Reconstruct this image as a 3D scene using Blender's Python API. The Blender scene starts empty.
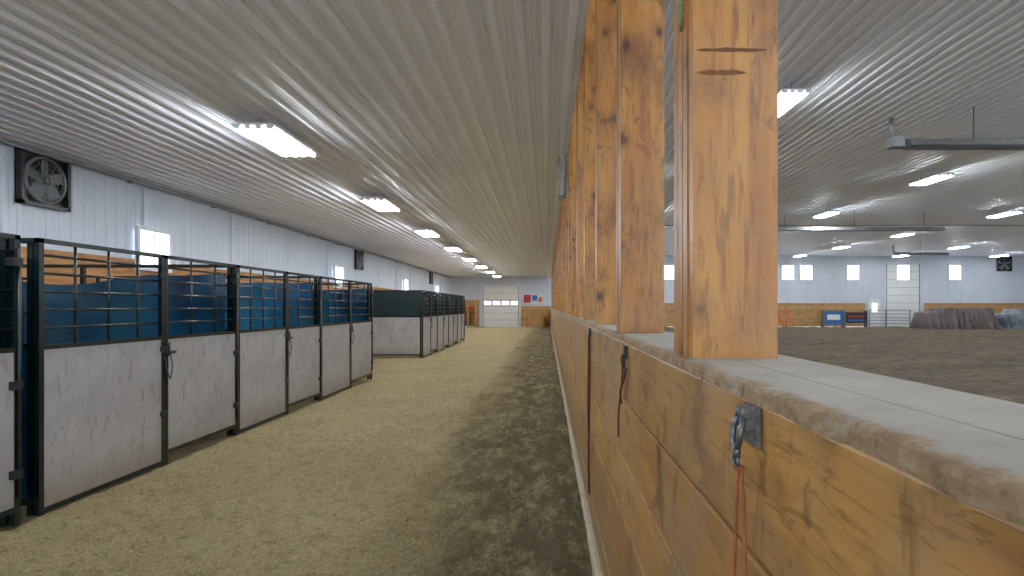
import bpy, bmesh, math, random
from mathutils import Vector, Matrix, noise
random.seed(4)
S=bpy.context.scene
def lin(c):
    c=c/255.0
    return c/12.92 if c<=0.04045 else ((c+0.055)/1.055)**2.4
def rgb(r,g,b): return (lin(r),lin(g),lin(b),1.0)

# ------------------------------------------------------------ materials
class NT:
    def __init__(s,name):
        s.m=bpy.data.materials.new(name); s.m.use_nodes=True
        s.n=s.m.node_tree.nodes; s.l=s.m.node_tree.links
        s.b=s.n["Principled BSDF"]
    def new(s,t,**k):
        x=s.n.new(t)
        for a,v in k.items(): setattr(x,a,v)
        return x
    def obj(s,scale=(1,1,1),rot=None):
        tc=s.new("ShaderNodeTexCoord"); mp=s.new("ShaderNodeMapping")
        mp.inputs["Scale"].default_value=scale
        if rot: mp.inputs["Rotation"].default_value=rot
        s.l.new(tc.outputs["Object"],mp.inputs[0]); return mp.outputs[0]
    def noise(s,vec,scale,detail=4,rough=.55,dist=0):
        x=s.new("ShaderNodeTexNoise"); x.inputs["Scale"].default_value=scale
        x.inputs["Detail"].default_value=detail; x.inputs["Roughness"].default_value=rough
        x.inputs["Distortion"].default_value=dist
        s.l.new(vec,x.inputs["Vector"]); return x.outputs["Fac"]
    def ramp(s,fac,stops):
        x=s.new("ShaderNodeValToRGB"); e=x.color_ramp.elements
        while len(e)<len(stops): e.new(.5)
        for i,(p,c) in enumerate(stops):
            e[i].position=p; e[i].color=c if len(c)==4 else (*c,1)
        s.l.new(fac,x.inputs[0]); return x.outputs[0]
    def mask(s,fac,a,b):
        x=s.new("ShaderNodeMapRange"); x.interpolation_type='SMOOTHSTEP'
        x.inputs[1].default_value=a; x.inputs[2].default_value=b
        s.l.new(fac,x.inputs[0]); return x.outputs[0]
    def mix(s,fac,a,b,mode='MIX'):
        x=s.new("ShaderNodeMix",data_type='RGBA',blend_type=mode)
        for sock,v in ((x.inputs[0],fac),(x.inputs[6],a),(x.inputs[7],b)):
            if isinstance(v,(float,int,tuple)): sock.default_value=v
            else: s.l.new(v,sock)
        return x.outputs[2]
    def math(s,op,a,b=0.0):
        x=s.new("ShaderNodeMath",operation=op)
        for sock,v in ((x.inputs[0],a),(x.inputs[1],b)):
            if isinstance(v,(float,int)): sock.default_value=v
            else: s.l.new(v,sock)
        return x.outputs[0]
    def bump(s,h,strength=.3,dist=.01):
        x=s.new("ShaderNodeBump"); x.inputs["Strength"].default_value=strength
        x.inputs["Distance"].default_value=dist
        s.l.new(h,x.inputs["Height"]); s.l.new(x.outputs[0],s.b.inputs["Normal"])
    def fin(s,col,rough=.5,metal=0):
        if isinstance(col,tuple): s.b.inputs["Base Color"].default_value=col
        else: s.l.new(col,s.b.inputs["Base Color"])
        if isinstance(rough,(float,int)): s.b.inputs["Roughness"].default_value=rough
        else: s.l.new(rough,s.b.inputs["Roughness"])
        s.b.inputs["Metallic"].default_value=metal
        return s.m

def mottled(name,c1,c2,scale=3,rough=.5,metal=0,bump=0,stretch=(1,1,1),detail=5):
    t=NT(name); v=t.obj(stretch); f=t.noise(v,scale,detail)
    if bump: t.bump(f,bump,.01)
    return t.fin(t.ramp(f,[(.3,c1),(.7,c2)]),rough,metal)
def emit(name,c,st):
    t=NT(name); t.b.inputs["Emission Color"].default_value=c
    t.b.inputs["Emission Strength"].default_value=st
    return t.fin(c,.4)

def wood(name,axis,light,mid,dark,rough=.45,knots=.16,dust=None,dustamt=0,smear=.55,spots=.6,low=0,streak=0):
    t=NT(name)
    sc={'x':(.12,1,1),'y':(1,.12,1),'z':(1,1,.12)}[axis]
    geo=t.new("ShaderNodeNewGeometry"); ri=geo.outputs["Random Per Island"]
    tc=t.new("ShaderNodeTexCoord"); add=t.new("ShaderNodeVectorMath",operation='ADD')
    comb=t.new("ShaderNodeCombineXYZ")
    off=t.math('MULTIPLY',ri,37.0)
    for i in range(3): t.l.new(off,comb.inputs[i])
    t.l.new(tc.outputs["Object"],add.inputs[0]); t.l.new(comb.outputs[0],add.inputs[1])
    mp=t.new("ShaderNodeMapping"); mp.inputs["Scale"].default_value=sc; t.l.new(add.outputs[0],mp.inputs[0])
    v=mp.outputs[0]
    g=t.noise(v,55,6,.6,.6); g2=t.noise(v,9,3,.5,1.2); crk=t.noise(v,26,3,.5,.3)
    big=t.noise(add.outputs[0],2.6,5,.6); med=t.noise(add.outputs[0],6,6,.65,.8)
    c=t.ramp(g2,[(.3,mid),(.62,light)])
    c=t.mix(t.math('MULTIPLY',t.mask(g,.48,.74),.75),c,dark)
    c=t.mix(t.math('MULTIPLY',t.mask(big,.5,.68),smear),c,dark)
    dk=tuple(x*.5 for x in dark[:3])+(1,)
    c=t.mix(t.math('MULTIPLY',t.mask(med,.58,.68),spots),c,dk)
    cr=t.math('SUBTRACT',1.0,t.mask(t.math('ABSOLUTE',t.math('SUBTRACT',crk,.5)),.0,.012))
    c=t.mix(t.math('MULTIPLY',t.math('MULTIPLY',cr,t.mask(big,.42,.55)),.55),c,dk)
    ks={'x':(.45,1,1),'y':(1,.45,1),'z':(1,1,.6)}[axis]
    mp2=t.new("ShaderNodeMapping"); mp2.inputs["Scale"].default_value=ks
    wn=t.new("ShaderNodeTexNoise"); wn.inputs["Scale"].default_value=14; t.l.new(add.outputs[0],wn.inputs["Vector"])
    wsc=t.new("ShaderNodeVectorMath",operation='SCALE'); wsc.inputs["Scale"].default_value=.05
    t.l.new(wn.outputs["Color"],wsc.inputs[0])
    wadd=t.new("ShaderNodeVectorMath",operation='ADD')
    t.l.new(add.outputs[0],wadd.inputs[0]); t.l.new(wsc.outputs[0],wadd.inputs[1])
    t.l.new(wadd.outputs[0],mp2.inputs[0])
    vo=t.new("ShaderNodeTexVoronoi"); vo.inputs["Scale"].default_value=7; t.l.new(mp2.outputs[0],vo.inputs["Vector"])
    k=t.math('SUBTRACT',1.0,t.mask(vo.outputs["Distance"],knots*.4,knots*1.1))
    halo=t.math('SUBTRACT',1.0,t.mask(vo.outputs["Distance"],knots*.9,knots*2.2))
    c=t.mix(t.math('MULTIPLY',halo,.4),c,dark)
    kd=tuple(x*.3 for x in dark[:3])+(1,)
    c=t.mix(t.math('MULTIPLY',k,.85),c,kd)
    if dust:
        d=t.noise(t.obj(),1.7,6,.7)
        c=t.mix(t.math('MULTIPLY',t.mask(d,.40,.68),dustamt),c,dust)
    if streak:
        s1=t.noise(t.obj((1,3.2,.9),(.75,0,0)),2.6,5,.6,.4)
        c=t.mix(t.math('MULTIPLY',t.mask(s1,.58,.68),streak),c,dk)
    if low:
        sx=t.new("ShaderNodeSeparateXYZ"); t.l.new(t.obj(),sx.inputs[0])
        zz=t.math('ADD',sx.outputs[2],t.math('MULTIPLY',t.noise(t.obj(),4,6,.7),-.6))
        c=t.mix(t.math('MULTIPLY',t.math('SUBTRACT',1.0,t.mask(zz,-.2,.6)),low),c,rgb(122,98,66))
    hs=t.new("ShaderNodeHueSaturation"); t.l.new(c,hs.inputs["Color"])
    ma=t.new("ShaderNodeMath",operation='MULTIPLY_ADD'); t.l.new(ri,ma.inputs[0]); ma.inputs[1].default_value=.26; ma.inputs[2].default_value=.85
    t.l.new(ma.outputs[0],hs.inputs["Value"])
    t.bump(g,.25,.004)
    return t.fin(hs.outputs[0],rough)

M={}
M['post']=wood("orange_timber",'z',rgb(192,130,52),rgb(158,92,32),rgb(94,50,22),.40,.17,rgb(170,134,90),.3,smear=.6,spots=.7)
M['plank']=wood("wall_plank_wood",'y',rgb(186,136,66),rgb(164,110,48),rgb(98,58,32),.46,.14,rgb(150,130,106),.55,.6,.65,.65,.65)
M['wain']=wood("wainscot_wood",'y',rgb(196,134,66),rgb(168,106,44),rgb(110,66,28),.6,.1)
M['wainx']=wood("wainscot_wood_x",'x',rgb(200,154,94),rgb(180,130,74),rgb(130,90,48),.6,.06,spots=.2)
def ribmetal(name,c1,c2,rough,spec=.5):
    t=NT(name); v=t.obj(); f=t.noise(v,.7,5); g=t.noise(v,14,4)
    c=t.ramp(f,[(.3,c1),(.7,c2)])
    c=t.mix(t.math('MULTIPLY',t.mask(g,.5,.8),.08),c,(.3,.29,.27,1))
    t.b.inputs["Specular IOR Level"].default_value=spec
    return t.fin(c,rough)
M['ceil']=ribmetal("ceiling_ribbed_steel",rgb(236,241,250),rgb(243,247,253),.34,.6)
M['wallm']=ribmetal("white_ribbed_steel",rgb(204,212,226),rgb(216,223,234),.4)
M['trimw']=mottled("white_trim",rgb(215,220,226),rgb(230,233,237),4,.4)
M['green']=mottled("dark_green_enamel",rgb(5,18,21),rgb(10,30,32),6,.25)
M['greend']=mottled("dark_green_sheet",rgb(6,28,30),rgb(12,40,40),2,.35)
M['black']=mottled("black_enamel",rgb(16,18,20),rgb(28,30,32),6,.4)
M['blue']=mottled("blue_tarp_sheet",rgb(8,38,66),rgb(32,90,120),1.1,.26,bump=.2)
M['galv']=mottled("galvanised_steel",rgb(84,92,100),rgb(140,148,154),60,.35,.7)
M['tin']=mottled("brushed_grey_steel",rgb(120,124,126),rgb(150,154,156),5,.45,.5)
M['tube']=emit("fluorescent_tube_glow",(.90,.96,1,1),42)
M['gapshade']=mottled("painted_gap_shade",rgb(20,20,20),rgb(26,26,26),4,.9)  # reflector near black: gap shade put into its colour against tube glare
M['pane']=emit("daylit_window_pane",(.86,.94,1,1),1.4)
M['refl']=mottled("fixture_white_enamel",rgb(232,233,232),rgb(242,243,242),5,.3)
def board():
    t=NT("weathered_white_board"); v=t.obj(); a=t.noise(v,1.6,6,.65); b=t.noise(t.obj((1,1,.2)),22,4,.6)
    s1=t.noise(t.obj((1,2.5,1),(.9,0,0)),5,6,.7)
    c=t.ramp(a,[(.3,rgb(150,148,150)),(.7,rgb(180,178,180))])
    c=t.mix(t.math('MULTIPLY',t.mask(b,.54,.72),.6),c,rgb(112,102,92))
    c=t.mix(t.math('MULTIPLY',t.mask(s1,.58,.66),.4),c,rgb(106,96,84))
    sx=t.new("ShaderNodeSeparateXYZ"); t.l.new(t.obj(),sx.inputs[0])
    low=t.math('SUBTRACT',1.0,t.mask(t.math('ADD',sx.outputs[2],t.math('MULTIPLY',a,-.25)),-.12,.28))
    c=t.mix(t.math('MULTIPLY',low,.6),c,rgb(122,106,76))
    return t.fin(c,.5)
M['board']=board()
def sandmat():
    t=NT("sawdust_sand_floor"); v=t.obj()
    a=t.noise(v,.9,6,.6); md=t.noise(v,6,8,.8); f=t.noise(v,14,7,.85); ff=t.noise(v,60,3,.7)
    c=t.ramp(a,[(.3,rgb(172,150,98)),(.7,rgb(198,178,124))])
    c=t.mix(t.math('MULTIPLY',t.mask(md,.49,.60),.42),c,rgb(126,104,62))
    c=t.mix(t.math('MULTIPLY',t.mask(f,.51,.60),.55),c,rgb(98,78,44))
    c=t.mix(t.math('MULTIPLY',t.mask(ff,.53,.60),.65),c,rgb(230,214,168))
    sx=t.new("ShaderNodeSeparateXYZ"); t.l.new(v,sx.inputs[0])
    w=t.noise(t.obj((1,.3,1)),1.3,7,.7)
    xx=t.math('ADD',sx.outputs[0],t.math('MULTIPLY',t.math('SUBTRACT',w,.5),3.0))
    m=t.math('MULTIPLY',t.mask(xx,-1.35,-.4),t.mask(t.noise(t.obj((1.2,.6,1)),3.0,9,.85),.38,.54))
    c=t.mix(t.math('MULTIPLY',m,.76),c,rgb(78,60,36))
    h=t.math('ADD',t.math('ADD',f,t.math('MULTIPLY',ff,.4)),md); t.bump(h,1.0,.08)
    return t.fin(c,.95)
M['sand']=sandmat()
def arenamat():
    t=NT("arena_dirt"); v=t.obj(); a=t.noise(t.obj((.25,1,1)),.9,7,.7); f=t.noise(t.obj((.5,1,1)),5,8,.8)
    c=t.ramp(a,[(.34,rgb(82,70,52)),(.66,rgb(130,112,84))])
    c=t.mix(t.math('MULTIPLY',t.mask(f,.46,.58),.7),c,rgb(54,43,30))
    t.bump(f,1,.09); return t.fin(c,.95)
M['dirt']=arenamat()
def capmat():
    t=NT("dusty_concrete_cap"); v=t.obj(); a=t.noise(v,5,6,.6); f=t.noise(v,60,5,.7)
    c=t.ramp(a,[(.3,rgb(148,143,134)),(.7,rgb(174,169,160))])
    sx=t.new("ShaderNodeSeparateXYZ"); t.l.new(v,sx.inputs[0])
    e=t.math('SUBTRACT',1.0,t.mask(t.math('ADD',sx.outputs[0],t.math('MULTIPLY',t.math('SUBTRACT',t.noise(v,9,9,.85),.5),.16)),.320,.348))
    dirt=t.ramp(t.noise(v,22,6,.75),[(.32,rgb(104,76,46)),(.5,rgb(146,116,78)),(.68,rgb(174,152,120))])
    c=t.mix(t.math('MULTIPLY',e,.9),c,dirt)
    c=t.mix(t.math('MULTIPLY',t.mask(f,.56,.68),.28),c,rgb(110,95,76))
    t.bump(t.math('ADD',f,t.noise(v,22,6,.75)),.35,.004); return t.fin(c,.8)
M['cap']=capmat()
M['curb']=mottled("pale_curb",rgb(170,158,130),rgb(196,186,160),9,.8,bump=.3)
M['rope']=mottled("rust_rope",rgb(150,74,42),rgb(184,106,68),80,.8)
M['ropeD']=mottled("dark_rope",rgb(58,26,24),rgb(90,44,38),80,.8)
M['ropeG']=mottled("green_rope",rgb(110,130,90),rgb(150,160,110),80,.8)
M['cloth']=mottled("brown_tarp",rgb(62,50,50),rgb(116,100,98),1.2,.35)
M['cloth2']=mottled("grey_blue_tarp",rgb(60,70,88),rgb(150,158,168),1.2,.4)
M['orange']=mottled("orange_paint",rgb(206,84,30),rgb(228,110,50),5,.5)
M['red']=mottled("red_paint",rgb(170,36,30),rgb(196,50,40),5,.5)
M['bluep']=mottled("blue_paint",rgb(24,84,150),rgb(40,110,180),5,.5)
M['grey']=mottled("grey_rag",rgb(130,128,124),rgb(180,178,170),20,.8,bump=.5)
M['scar']=mottled("saw_scar",rgb(86,48,22),rgb(128,78,34),30,.8,stretch=(.4,1,1))

# ------------------------------------------------------------ builder
class B:
    def __init__(s): s.bm=bmesh.new(); s.mats=[]
    def mi(s,k):
        if k not in s.mats: s.mats.append(k)
        return s.mats.index(k)
    def box(s,x0,x1,y0,y1,z0,z1,k):
        vs=[s.bm.verts.new((x,y,z)) for x in (x0,x1) for y in (y0,y1) for z in (z0,z1)]
        m=s.mi(k)
        for f in ((0,1,3,2),(4,6,7,5),(0,4,5,1),(2,3,7,6),(0,2,6,4),(1,5,7,3)):
            q=s.bm.faces.new([vs[i] for i in f]); q.material_index=m
        return vs
    def poly(s,pts,k):
        f=s.bm.faces.new([s.bm.verts.new(p) for p in pts]); f.material_index=s.mi(k)
    def sweep(s,pts,r,k,seg=8,closed=False,smooth=True):
        pts=[Vector(p) for p in pts]; n=len(pts); rings=[]; m=s.mi(k)
        up=None
        for i,p in enumerate(pts):
            if closed: t=pts[(i+1)%n]-pts[i-1]
            else: t=pts[min(i+1,n-1)]-pts[max(i-1,0)]
            t.normalize()
            if up is None:
                up=Vector((0,0,1)) if abs(t.z)<.9 else Vector((1,0,0))
            a=t.cross(up)
            if a.length<1e-4: a=t.cross(Vector((1,.3,0)))
            a.normalize(); b=a.cross(t); b.normalize(); up=b
            rings.append([s.bm.verts.new(p+r*(math.cos(2*math.pi*j/seg)*a+math.sin(2*math.pi*j/seg)*b)) for j in range(seg)])
        for i in range(n if closed else n-1):
            A=rings[i]; C=rings[(i+1)%n]
            for j in range(seg):
                f=s.bm.faces.new((A[j],A[(j+1)%seg],C[(j+1)%seg],C[j])); f.material_index=m; f.smooth=smooth
        if not closed:
            for R in (rings[0],rings[-1]):
                f=s.bm.faces.new(R); f.material_index=m
    def ring(s,c,R,r,k,ax='y',n=20,seg=6):
        c=Vector(c); P=[]
        for i in range(n):
            a=2*math.pi*i/n; u,w=R*math.cos(a),R*math.sin(a)
            P.append(c+(Vector((u,0,w)) if ax=='y' else Vector((0,u,w)) if ax=='x' else Vector((u,w,0))))
        s.sweep(P,r,k,seg,True)
    def fin(s,name,loc=(0,0,0),rotz=0,bevel=0,recenter=False):
        bmesh.ops.recalc_face_normals(s.bm,faces=s.bm.faces)
        me=bpy.data.meshes.new(name); 
        if recenter:
            xs=[v.co for v in s.bm.verts]
            c=Vector(((min(v.x for v in xs)+max(v.x for v in xs))/2,(min(v.y for v in xs)+max(v.y for v in xs))/2,min(v.z for v in xs)))
            for v in s.bm.verts: v.co-=c
            loc=Vector(loc)+c
        s.bm.to_mesh(me); s.bm.free()
        for k in s.mats: me.materials.append(M[k])
        o=bpy.data.objects.new(name,me); S.collection.objects.link(o)
        o.location=loc; o.rotation_euler=(0,0,rotz)
        if bevel:
            b=o.modifiers.new("bevel",'BEVEL'); b.width=bevel; b.segments=2; b.limit_method='ANGLE'
        return o

XW=-7.8; YE=44.0; YB=-6.0; ZA=4.08; ZR=5.8; XR=42.0; WT=1.48

# ------------------------------------------------------------ ribbed sheets
def profile(u0,u1,p,H,m):
    P=[];u=u0
    while u<u1-1e-6:
        for d,h in ((0,H),(.050,H),(.066,0),(.096,0),(.102,m),(.116,m),(.122,0),(.150,0),(.156,m),(.170,m),(.176,0),(.2126,0)):
            q=u+d*p/.2286
            if q<u1: P.append((q,h))
        u+=p
    P.append((u1,0)); return P
def ribbed(name,kind,u0,u1,a0,a1,pos,mat,H=.02,p=.2286,m=.005):
    bm=bmesh.new(); L=[]
    for u,h in profile(u0,u1,p,H,m):
        row=[]
        for a in (a0,a1):
            co={'ceil':(u,a,pos-h),'endwall':(u,pos-h,a),'sidewall':(pos+h,u,a),'rwall':(pos-h,u,a)}[kind]
            row.append(bm.verts.new(co))
        L.append(row)
    for i in range(len(L)-1):
        bm.faces.new((L[i][0],L[i][1],L[i+1][1],L[i+1][0]))
    me=bpy.data.meshes.new(name); bm.to_mesh(me); bm.free(); me.materials.append(M[mat])
    o=bpy.data.objects.new(name,me); S.collection.objects.link(o); return o
ribbed("ceiling",'ceil',XW,.335,YB,YE,ZA,'ceil',.050,m=.012)
ribbed("ceiling_arena",'ceil',.335,XR,YB,YE,ZR,'ceil',.045,m=.010)
ribbed("wall_left",'sidewall',YB,YE,0,ZA,XW,'wallm')
ribbed("wall_end",'endwall',XW,.33,0,ZA,YE,'wallm')
ribbed("wall_end_arena",'endwall',.33,XR,0,ZR,YE,'wallm')
ribbed("wall_right",'rwall',YB,YE,0,ZR,XR,'wallm')
b=B(); b.box(.315,.336,YB,YE,ZA-.03,ZR,'trimw'); b.fin("wall_header")

# wainscot
b=B(); z=0
while z<2.5:
    b.box(XW+.022,XW+.06,YB,YE-.06,z+.004,z+.246,'wain'); z+=.25
b.fin("trim_left_wainscot")
def endwain(x0,x1,top,name):
    b=B(); z=0
    while z<top-.05:
        b.box(x0,x1,YE-.07,YE-.025,z+.004,z+.236,'wainx'); z+=.24
    b.fin(name)
endwain(XW+.07,-5.5,2.1,"trim_1"); endwain(-2.1,.3,1.7,"trim_2")
endwain(.6,25.9,1.9,"trim_3"); endwain(30.7,XR-.1,1.9,"trim_4")
b=B(); b.sweep([(XW+.12,YB,ZA-.14),(XW+.12,YE-.1,ZA-.14)],.03,'tin'); b.box(XW+.02,XW+.07,YB,YE-.02,ZA-.10,ZA-.052,'tin')
y=-5
while y<43: b.box(XW+.02,XW+.15,y,y+.04,ZA-.18,ZA-.1,'tin'); y+=2.5
b.fin("trim_5")
b=B(); y=4.6
while y<43: b.box(XW+.02,XW+.05,y,y+.06,2.5,ZA-.1,'trimw'); y+=2.9
b.fin("trim_6")

# ------------------------------------------------------------ floors
def terrain(name,xs,ys,hf,mat):
    bm=bmesh.new(); g=[[bm.verts.new((x,y,hf(x,y))) for x in xs] for y in ys]
    for j in range(len(ys)-1):
        for i in range(len(xs)-1):
            f=bm.faces.new((g[j][i],g[j][i+1],g[j+1][i+1],g[j+1][i])); f.smooth=True
    me=bpy.data.meshes.new(name); bm.to_mesh(me); bm.free(); me.materials.append(M[mat])
    o=bpy.data.objects.new(name,me); S.collection.objects.link(o); return o
def aisle_h(x,y):
    p=Vector((x,y,0)); h=.018*noise.noise(p*1.3)+.012*noise.noise(p*3.7)
    t=max(0,min(1,(x+1.6+.8*noise.noise(p*.8))/.7))*(.55+.45*noise.noise(p*1.1+Vector((9,2,0))))
    t=max(0,t)
    r=noise.noise(p*4.2+Vector((5,1,0)))
    h+=t*(.08*r*abs(r)*1.6+.036*noise.noise(p*9)+.014*noise.noise(p*19))
    rd=math.exp(-((x-.10+.10*noise.noise(p*.9))/.20)**2); h+=rd*(.065+.035*noise.noise(p*3)+.02*noise.noise(p*10))
    h+=.022*noise.noise(p*7.5)+.014*noise.noise(p*15)
    return h-.012
ys=[YB,-4,-2,0,.6]; 
while ys[-1]<YE: ys.append(min(YE,ys[-1]+max(.028,ys[-1]*.009)))
xs=[XW+i*.3 for i in range(12)]; x=XW+3.6
while x<.33: xs.append(x); x+=.032
xs.append(.33)
terrain("floor",xs,ys,aisle_h,'sand')
def ar_h(x,y):
    p=Vector((x,y,3)); return .05*noise.noise(p*.9)+.05*noise.noise(p*2.7)-.01
ys=[YB,-3,0]
while ys[-1]<YE: ys.append(min(YE,ys[-1]+.2))
xs=[.58+i*.25 for i in range(167)]
terrain("floor_arena",xs,ys,ar_h,'dirt')

# ------------------------------------------------------------ knee wall
b=B(); ph=(WT-.03)/6
for i in range(6):
    z0=.01+i*ph
    seg=[YB]+[v for v in [YB+3.7*(k)+(i%3)*1.25+.9 for k in range(14)] if YB<v<YE-.5]+[YE-.1]
    for a,c in zip(seg[:-1],seg[1:]):
        d=random.uniform(-.003,.003)
        b.box(.315+d,.355+d,a+.002,c-.002,z0+.004,z0+ph-.004,'plank')
        b.box(.55,.588,a+.002,c-.002,z0+.003,z0+ph-.003,'plank')
b.box(.35,.555,YB,YE-.1,0,WT-.04,'plank')
b.fin("wall_divider",bevel=.005)
# cap: flat slab with worn, chipped arris
bm=bmesh.new(); ys=[YB,-3,0]
while ys[-1]<YE-.1: ys.append(min(YE-.1,ys[-1]+(.007 if .3<ys[-1]<2.6 else max(.02,ys[-1]*.015))))
prof=[(.322,-.026),(.314,-.026),(.312,-.020),(.312,-.008),(.315,-.002),(.322,0),(.335,0),(.36,0),(.40,0),(.428,0),(.4285,-.004),(.4315,-.004),(.432,0),(.588,0),(.592,-.004),(.592,-.045)]
rows=[]
for y in ys:
    r=[]
    chip=max(0,noise.noise(Vector((7,y*6,0)))-.10)+.7*max(0,noise.noise(Vector((3,y*19,0)))-.12)+.3*max(0,noise.noise(Vector((5,y*50,0))))
    for i,(x,z) in enumerate(prof):
        p=Vector((x*1.0,y,z))
        k=1 if 0<i<7 else .05
        n1=noise.noise(p*14); n2=noise.noise(p*45+Vector((3,3,3)))
        cx=(.026*chip if 2<=i<=5 else 0); cz=(-.014*chip if 3<=i<=5 else 0)
        r.append(bm.verts.new((x+k*(.0022*n1+.0018*n2)+cx*(.5 if i==5 else 1), y, WT+z+k*(.0016*n1+.0016*n2)+cz)))
    rows.append(r)
for j in range(len(rows)-1):
    for i in range(len(prof)-1):
        f=bm.faces.new((rows[j][i],rows[j][i+1],rows[j+1][i+1],rows[j+1][i])); f.smooth=False
bmesh.ops.recalc_face_normals(bm,faces=bm.faces)
me=bpy.data.meshes.new("trim_cap"); bm.to_mesh(me); bm.free(); me.materials.append(M['cap'])
o=bpy.data.objects.new("trim_wall_cap",me); S.collection.objects.link(o)
b=B(); b.box(.275,.316,YB,YE-.1,-.03,.105,'curb'); b.fin("baseboard_divider",bevel=.01)

# posts
def scar(b,x0,x1,y,z,h,seed):
    n=14; T=[];D=[]
    for i in range(n+1):
        u=i/n; x=x0+(x1-x0)*u; e=math.sin(math.pi*u)**.5
        T.append((x,y,z+h*.5*e*(1+.8*noise.noise(Vector((u*6,seed,0))))))
        D.append((x,y,z-h*.5*e*(1+.8*noise.noise(Vector((u*6,seed,4))))))
    for i in range(n): b.poly([D[i],D[i+1],T[i+1],T[i]],'scar') if 0<i<n-1 else b.poly([D[i],D[i+1],T[i+1]] if i==0 else [D[i],D[i+1],T[i]],'scar')
for k in range(-4,35):
    y=1.27+1.2*k
    if y>YE-.4: break
    b=B(); t=.0425
    for j in range(4):
        dx=random.uniform(-.003,.003)
        b.box(.341+dx,.54+dx,y+j*t+.0008,y+(j+1)*t-.0008,WT-.001,ZR-.046,'post')
    if k==0:
        scar(b,.352,.52,y-.0005,2.205,.009,1); scar(b,.352,.47,y-.0005,2.152,.012,2)
    b.fin("timber_post",bevel=.0035 if k else 0)

# ------------------------------------------------------------ stalls
XS=-3.9; HS=2.13
def front(b,y0,y1,gate,wave):
    zb=.12 if gate else .03
    pw=.042
    for y in (y0,y1-pw): b.box(XS-.02,XS+.02,y,y+pw,0.0,HS,'green')
    b.box(XS-.02,XS+.02,y0,y1,HS-.035,HS,'green')
    b.box(XS-.02,XS+.02,y0+pw,y1-pw,1.27,1.305,'green')
    b.box(XS-.02,XS+.02,y0+pw,y1-pw,zb-.02,zb+.02,'green')
    b.box(XS-.012,XS+.012,y0+pw-.002,y1-pw+.002,zb+.02,1.272,'board')
    for z in (1.44,1.58,1.72,1.86,2.0):
        b.sweep([(XS,y0+.03,z),(XS,y1-.03,z)],.0125,'green',6)
    n=3 if not gate else 2
    for i in range(1,n+1):
        yy=y0+(y1-y0)*i/(n+1)
        b.sweep([(XS,yy,1.29),(XS,yy,HS-.03)],.011,'green',6)
    if gate:
        b.box(XS+.02,XS+.045,y0-.03,y0+.13,1.12,1.15,'black')
        b.sweep([(XS+.045,y0+.02,1.1),(XS+.045,y0+.02,1.24)],.012,'black',6)
        b.sweep([(XS+.04,y0+.04,1.12),(XS+.06,y0+.05,1.0),(XS+.05,y0+.03,.86),(XS+.035,y0+.0,.95),(XS+.03,y0-.02,1.1)],.006,'black',6)
        for z in (.35,1.0,1.9): b.box(XS-.02,XS+.05,y1-.08,y1-.01,z,z+.06,'black')
        b.sweep([(XS+.03,y1-.02,.2),(XS+.03,y1-.02,HS-.1)],.012,'black',6)
    else:
        for z in (.5,1.15,1.9): b.box(XS+.02,XS+.04,y1-.07,y1+.02,z,z+.05,'black')
def tarp(b,y,seed,k='blue'):
    n=40; m=b.mi(k); g=[]
    x0,x1=-7.62,XS-.06
    for i in range(n+1):
        u=i/n; x=x0+(x1-x0)*u
        top=2.0+.07*noise.noise(Vector((u*3.2,seed,0)))-.10*math.sin(math.pi*min(1,max(0,(u*1.6-.2))))*(seed%2)
        col=[]
        for j in range(17):
            z=.12+(top-.12)*j/16
            col.append(b.bm.verts.new((x,y-.09+.07*noise.noise(Vector((x*1.9+z*.8,z*1.0,seed*3))),z)))
        g.append(col)
    for i in range(n):
        for j in range(16):
            f=b.bm.faces.new((g[i][j],g[i+1][j],g[i+1][j+1],g[i][j+1])); f.material_index=m; f.smooth=True
def divider(b,y,style,seed):
    x0=-7.68
    for x in (x0,XS-.06,(x0+XS)/2): b.box(x-.022,x+.022,y-.022,y+.022,0,HS,'green')
    for z in (HS-.04,1.28,.08): b.box(x0,XS-.03,y-.02,y+.02,z,z+.04,'green')
    if style=='white':
        b.box(x0,XS-.04,y-.012,y+.012,.12,1.28,'board'); b.box(x0,XS-.04,y-.012,y+.012,1.32,HS-.04,'greend')
    else:
        b.box(x0,XS-.06,y-.010,y+.010,.12,1.28,'blue'); tarp(b,y,seed)
        for z in (1.55,1.82): b.sweep([(x0,y,z),(XS-.05,y,z)],.011,'green',6)
def stall(y0,y1,style,seed,first=False):
    b=B(); ym=(y0+y1)/2+.04
    front(b,y0,ym-.004,False,0); front(b,ym+.004,y1,True,0)
    if first: divider(b,y0+.03,'white' if style=='white' else 'blue',seed+5)
    divider(b,y1-.03,style,seed)
    b.fin("horse_stall",recenter=True)
stall(-1.2,1.38,'blue',1,True)
stall(1.4,3.98,'blue',2)
Y=[4.12,6.78,9.28,12.0]
for i in range(3): stall(Y[i]+.005,Y[i+1]-.01,'blue',3+i,first=(i==0))
Y=[16.9,19.1,21.3,23.4,25.4]
for i in range(4): stall(Y[i]+.005,Y[i+1]-.01,'white',7+i,first=(i==0))

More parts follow.
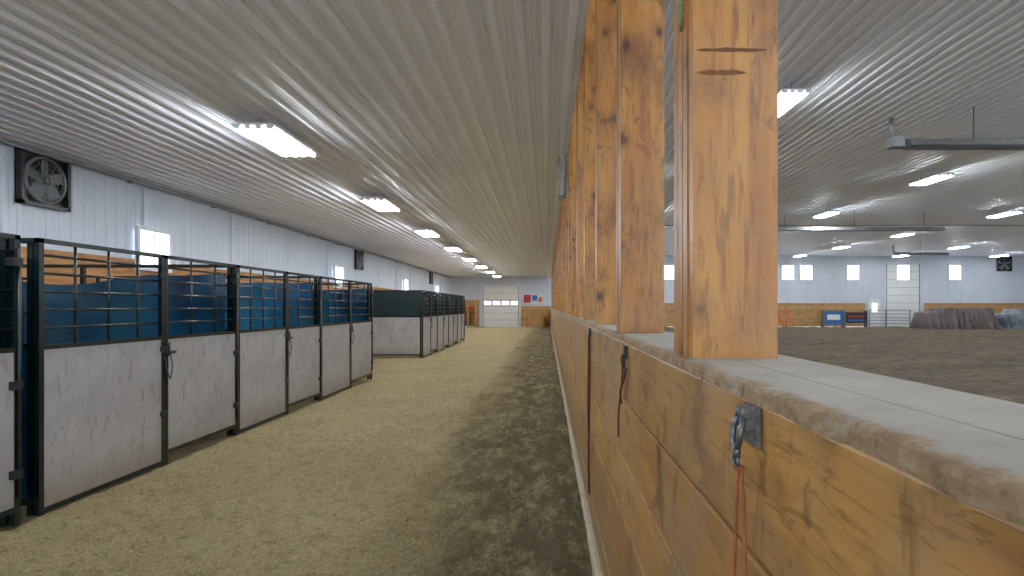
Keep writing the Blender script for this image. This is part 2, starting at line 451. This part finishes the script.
# ------------------------------------------------------------ light fixtures
def fixture(x,y,top,drop,w=.54,L=1.3,n=4):
    b=B()
    for yy in (-L*.35,L*.35): b.sweep([(0,yy,0),(0,yy,drop+.02)],.006,'tin',6)
    b.box(-w/2+.06,w/2-.06,-L/2+.03,L/2-.03,.006,.03,'refl')
    b.box(-w/2,w/2,-L/2,L/2,-.010,.008,'refl')
    b.box(-w/2+.004,w/2-.004,-L/2+.02,L/2-.02,-.014,-.009,'gapshade')
    for i in range(n):
        xx=-w/2+w*(i+.5)/n
        b.box(xx-.030,xx+.030,-L/2+.05,L/2-.05,-.054,-.022,'tube')
        for e in (-1,1):
            b.box(xx-.03,xx+.03,min(e*(L/2-.05),e*(L/2-.005)),max(e*(L/2-.05),e*(L/2-.005)),-.05,-.01,'refl')
    return b.fin("fluorescent_light_fixture",loc=(x,y,top-drop-.03))
k=-1
while 7.35+4.55*k<43.5:
    fixture(-3.65,7.35+4.55*k,ZA-.05,.13); k+=1
for x in (4.5,11.8,19.3,27,34.5):
    for y in (-2,4.2,10.4,16.6,22.8,29.3,35.4,41.2):
        fixture(x,y,ZR-.045,.20)

# ------------------------------------------------------------ fans
def fan(loc,rz,s=.86):
    b=B(); h=s/2
    b.box(-h,h,-.02,.0,-h,h,'black')
    for a in (-1,1):
        b.box(min(a*h,a*(h-.05)),max(a*h,a*(h-.05)),-.10,0,-h,h,'black')
        b.box(-h,h,-.10,0,min(a*h,a*(h-.05)),max(a*h,a*(h-.05)),'black')
    b.ring((0,-.07,0),h-.07,.02,'tin','y',28)
    for R in (.1,.18,.26,.33): b.ring((0,-.10,0),R,.004,'tin','y',24,4)
    for i in range(6):
        a=math.pi*i/6; c,d=math.cos(a)*(h-.06),math.sin(a)*(h-.06)
        b.sweep([(-c,-.10,-d),(c,-.10,d)],.004,'tin',4)
    for i in range(5):
        a=2*math.pi*i/5
        vs=b.box(-.085,.085,-.004,.004,.06,h-.1,'tin')
        for v in vs: 
            c=v.co.copy(); c=Matrix.Rotation(.35,3,'Z')@c; c=Matrix.Rotation(a,3,'Y')@c; v.co=c+Vector((0,-.055,0))
    b.sweep([(0,-.09,0),(0,-.02,0)],.07,'black',12)
    b.fin("exhaust_fan",loc=loc,rotz=rz)
for y in (8.30,22.2,36): fan((XW+.025,y,3.54),math.pi/2,.82)
fan((37.2,YE-.03,5.1),0,1.2)

# ------------------------------------------------------------ windows, doors
wn=[0]
def window(loc,rz,w,h):
    wn[0]+=1; b=B()
    b.box(-w/2,w/2,-.03,-.01,-h/2,h/2,'pane')
    for a in (-1,1):
        b.box(min(a*w/2,a*(w/2+.07)),max(a*w/2,a*(w/2+.07)),-.06,0,-h/2-.07,h/2+.07,'trimw')
        b.box(-w/2,w/2,-.06,0,min(a*h/2,a*(h/2+.07)),max(a*h/2,a*(h/2+.07)),'trimw')
    b.box(-.015,.015,-.045,-.01,-h/2,h/2,'trimw')
    b.fin("window_%d"%wn[0],loc=loc,rotz=rz)
for y in (10.6,20.0,29.5,38): window((XW+.062,y,2.72),math.pi/2,.8,.7)
for x in (10.0,14.2,19.6,21.1,24.9,33.2): window((x,YE-.025,4.4),0,.95,1.15)
def overhead(name,x0,x1,H,rows,cols,winrow):
    b=B(); y=YE-.03
    for s in (x0-.15,x1): b.box(s,s+.15,y-.06,y,0,H+.15,'trimw')
    b.box(x0-.15,x1+.15,y-.06,y,H,H+.15,'trimw')
    rh=H/rows; cw=(x1-x0)/cols
    for r in range(rows):
        b.box(x0,x1,y-.03,y,r*rh+.012,(r+1)*rh-.012,'refl')
        for c in range(cols):
            X0=x0+c*cw+.1;X1=x0+(c+1)*cw-.1;Z0=r*rh+.14;Z1=(r+1)*rh-.14
            if r in winrow: b.box(X0,X1,y-.04,y-.02,Z0,Z1,'pane')
            else: b.box(X0,X1,y-.042,y-.02,Z0,Z1,'refl')
    b.box(x0,x1,y-.012,y-.002,0,H,'tin')
    for s in (x0-.02,x1-.03): b.box(s,s+.05,y-.09,y-.04,0,H,'tin')
    b.fin(name)
overhead("door_1",-5.2,-2.3,3.3,6,4,(3,))
overhead("door_2",27.6,30.3,5.1,8,3,())
window((28.95,YE-.075,4.4),0,1.0,1.2)
b=B(); b.box(26.2,27.1,YE-.06,YE-.03,0,2.2,'refl'); 
for s in (26.1,27.1): b.box(s,s+.1,YE-.08,YE-.03,0,2.3,'trimw')
b.box(26.1,27.2,YE-.08,YE-.03,2.2,2.3,'trimw'); b.box(26.45,26.85,YE-.07,YE-.05,1.2,1.9,'pane'); b.sweep([(26.98,YE-.12,1.05),(26.98,YE-.05,1.05)],.03,'tin')
b.fin("door_3")

# ------------------------------------------------------------ arena heaters
def heater(x0,x1,y,z):
    b=B(); m=b.mi('tin')
    prof=[(-.2,-.07),(-.12,.05),(-.06,.09),(.06,.09),(.12,.05),(.2,-.07)]
    A=[b.bm.verts.new((x0+.3,y+p,z+q)) for p,q in prof]; C=[b.bm.verts.new((x1,y+p,z+q)) for p,q in prof]
    for i in range(5):
        f=b.bm.faces.new((A[i],A[i+1],C[i+1],C[i])); f.material_index=m
    for R in (A,C): f=b.bm.faces.new(R); f.material_index=m
    b.sweep([(x0+.1,y,z-.04),(x1,y,z-.04)],.05,'galv',10)
    b.box(x0-.08,x0+.2,y-.12,y+.12,z-.08,z+.12,'tin')
    b.sweep([(x0,y,z+.1),(x0,y,z+.55)],.05,'tin',10)
    x=x0+1.7
    while x<x1:
        b.sweep([(x,y,z+.09),(x,y,ZR-.045)],.010,'black',6); x+=3
    b.fin("radiant_tube_heater")
heater(7.15,22,11.2,4.98); heater(5.5,17,23.2,4.95); heater(21.8,25.2,34,4.95)
b=B()
b.sweep([(.6,27.3,ZR-.07),(XR-.1,27.3,ZR-.07)],.022,'tin')
b.fin("trim_7")

# ------------------------------------------------------------ wall hardware
b=B(); x=.300; y=.81; z=1.6-.1845
b.box(.304,.312,y-.022,y+.024,z-.022,z+.038,'galv')
b.box(.290,.304,y-.018,y+.018,z+.003,z+.034,'galv')
for s in (-.012,.012): b.sweep([(.304,y+s,z+.028),(.287,y+s,z+.028)],.005,'tin',8)
b.sweep([(.290,y-.014,z+.02),(.284,y-.02,z+.004),(.282,y-.015,z-.018),(.283,y,z-.03),(.284,y+.017,z-.016),(.286,y+.017,z+.006),(.290,y+.010,z+.02)],.005,'galv',8)
b.sweep([(.284,y-.004,z-.022),(.283,y-.004,z-.04)],.006,'galv',8)
b.ring((.283,y,z-.045),.009,.003,'galv','x',14)
b.fin("snap_hook_bracket",bevel=0)
b=B()
def hang(p,dy,L,w,n=16,seed=0):
    P=[]
    for i in range(n+1):
        t=i/n
        P.append((p[0]+.004*math.sin(6*t+seed),p[1]+dy*t+w*math.sin(math.pi*t*1.4+seed),p[2]-L*t))
    return P
b.sweep(hang((.288,y+.003,z-.052),.035,.80,.026),.0026,'rope',6)
b.sweep(hang((.288,y-.002,z-.052),.0,.72,-.014,seed=.3),.0026,'rope',6)
b.ring((.288,y,z-.056),.006,.003,'rope','z',10)
b.fin("hanging_cord")
b=B(); y2=2.1; z2=1.41
b.box(.298,.312,y2-.018,y2+.018,z2-.01,z2+.04,'black'); b.ring((.295,y2,z2-.02),.024,.006,'black','x',14)
b.sweep(hang((.295,y2,z2-.04),.14,.30,.03),.004,'ropeD',6); b.sweep(hang((.297,y2,z2-.04),.05,.16,-.03,seed=1),.005,'ropeD',6)
b.fin("tie_ring")
b=B(); y3=3.78
b.ring((.298,y3,1.42),.03,.007,'black','x',14)
b.sweep(hang((.295,y3,1.4),.0,1.1,.02),.009,'ropeD',6); b.sweep(hang((.292,y3+.03,1.4),.0,.8,.03,seed=1),.007,'ropeD',6)
b.box(.285,.312,y3-.01,y3+.01,1.41,1.44,'galv')
b.fin("lead_rope")
b=B(); b.sweep([(.337,1.36,2.6),(.333,1.34,2.42),(.331,1.33,2.32),(.333,1.345,2.29),(.333,1.36,2.33),(.333,1.352,2.45),(.337,1.36,2.58)],.005,'ropeG',6)
b.fin("green_cord")
b=B(); 
for i in range(4):
    P=[(.25+.03*math.sin(i*2+j),8.6+.06*i+.04*math.sin(j+i),ZA-.07-j*.13) for j in range(6)]
    b.sweep(P,.05,'grey',8)
b.fin("hanging_rag_bundle")

# ------------------------------------------------------------ far objects
def pile(name,x0,x1,y0,y1,h,mat,seed):
    bm=bmesh.new(); nx=150; g=[]
    vs=[0,.02,.04,.07,.1,.13,.2,.35,.5,.7,.85,.93,1.0]
    def top(u):
        z=0;
        for c,w,hh in ((.12,.09,.78),(.34,.09,1.0),(.56,.08,.80),(.78,.10,.98),(.93,.05,.55)):
            d=max(0,abs(u-c)-w)/.04
            z=max(z,hh*math.exp(-d*d*.6))
        return max(z,.5)*(1+.10*noise.noise(Vector((u*9,seed,0))))
    for j,v in enumerate(vs):
        r=[]
        for i in range(nx+1):
            u=i/nx
            eu=min(1,min(u,1-u)*22); ev=min(1,min(v*8,(1-v)*8))
            zt=h*top(u)*eu**.7
            z=zt*ev
            fold=math.sin(u*80+3*noise.noise(Vector((u*8,seed,1)))*3)*.16*(1-ev)+.08*noise.noise(Vector((u*20,v*3,seed)))
            r.append(bm.verts.new((x0+(x1-x0)*u,y0+(y1-y0)*v+fold,max(.0,z+.05*noise.noise(Vector((u*30,v*5,seed)))*ev))))
        g.append(r)
    for j in range(len(vs)-1):
        for i in range(nx):
            f=bm.faces.new((g[j][i],g[j][i+1],g[j+1][i+1],g[j+1][i])); f.smooth=True
    me=bpy.data.meshes.new(name); bm.to_mesh(me); bm.free(); me.materials.append(M[mat])
    o=bpy.data.objects.new(name,me); S.collection.objects.link(o)
pile("tarp_covered_pile",27.7,33.2,39.2,41.4,1.55,'cloth',2)
pile("tarp_covered_pile",33.5,38.8,39.4,41.6,1.4,'cloth2',9)
b=B(); y=42.2
for x in (21.6,23.2,23.25,25.0): b.box(x,x+.06,y-.03,y+.4,0,1.35,'galv')
b.box(21.6,23.2,y,y+.05,.25,1.3,'bluep'); b.box(23.3,25.0,y,y+.05,.35,1.2,'black')
b.box(21.9,22.9,y-.01,y,.6,1.0,'refl'); b.box(23.5,24.8,y-.01,y,.5,.62,'bluep'); b.box(23.5,24.8,y-.01,y,.8,.92,'red')
b.fin("blue_banner_stand")
b=B(); y=42.4
for x in (25.3,26.6,28.5): b.sweep([(x,y,0),(x,y,1.4)],.04,'galv')
for z in (.3,.55,.8,1.05,1.35): b.sweep([(25.3,y,z),(28.5,y,z)],.025,'galv')
b.fin("pipe_gate")
b=B()
for x in (17.6,18.5):
    b.sweep([(x,41.9,0),(x+.35,42.1,1.35)],.035,'orange'); b.sweep([(x+.7,41.9,0),(x+.35,42.1,1.35)],.035,'orange')
for z in (.4,.8,1.2): b.box(17.85,19.0,41.98,42.04,z,z+.12,'orange')
b.fin("orange_barricade")
b=B(); b.box(-2.0,-.3,YE-.12,YE-.075,1.85,2.7,'trimw'); b.box(-1.9,-1.3,YE-.13,YE-.11,1.95,2.6,'red'); b.box(-1.2,-.8,YE-.13,YE-.11,2.1,2.55,'bluep'); b.box(-.7,-.4,YE-.13,YE-.11,2.0,2.4,'orange')
b.fin("notice_board")
b=B(); b.box(-1.6,-.2,42.4,43.4,0.05,.85,'wainx'); b.box(-1.65,-.15,42.35,43.45,.85,.92,'wainx')
for x in (-1.6,-.3): b.box(x,x+.1,42.37,42.4,0,.85,'wain')
b.box(-1.6,-.2,42.4,42.5,0,.05,'wainx'); b.fin("wooden_feed_box")
b=B(); 
for x in (-7.2,-6.3,-5.7): b.box(x,x+.08,42.6,43.2,0,1.9,'wainx')
for z in (.1,.7,1.3,1.86): b.box(-7.2,-5.62,42.6,43.2,z,z+.05,'wainx')
b.box(-7.0,-6.5,42.7,43.1,.75,1.15,'orange'); b.box(-6.2,-5.8,42.7,43.1,1.35,1.6,'red'); b.box(-6.9,-6.4,42.7,43.1,.15,.5,'bluep')
b.fin("storage_shelf")

# ------------------------------------------------------------ world, camera
w=bpy.data.worlds.new("World"); S.world=w; w.use_nodes=True
bg=w.node_tree.nodes["Background"]; bg.inputs[0].default_value=(.82,.91,1,1); bg.inputs[1].default_value=1.3
cam=bpy.data.cameras.new("camera"); co=bpy.data.objects.new("camera",cam); S.collection.objects.link(co)
co.location=(0,0,1.6); co.rotation_euler=(math.pi/2,0,0)
cam.sensor_width=36; cam.lens=540/1024*36; cam.shift_x=-35/1024; cam.shift_y=19/1024; cam.clip_start=.02; cam.clip_end=200
S.camera=co
S.view_settings.view_transform='Standard'; S.view_settings.exposure=.78; S.view_settings.gamma=1.14
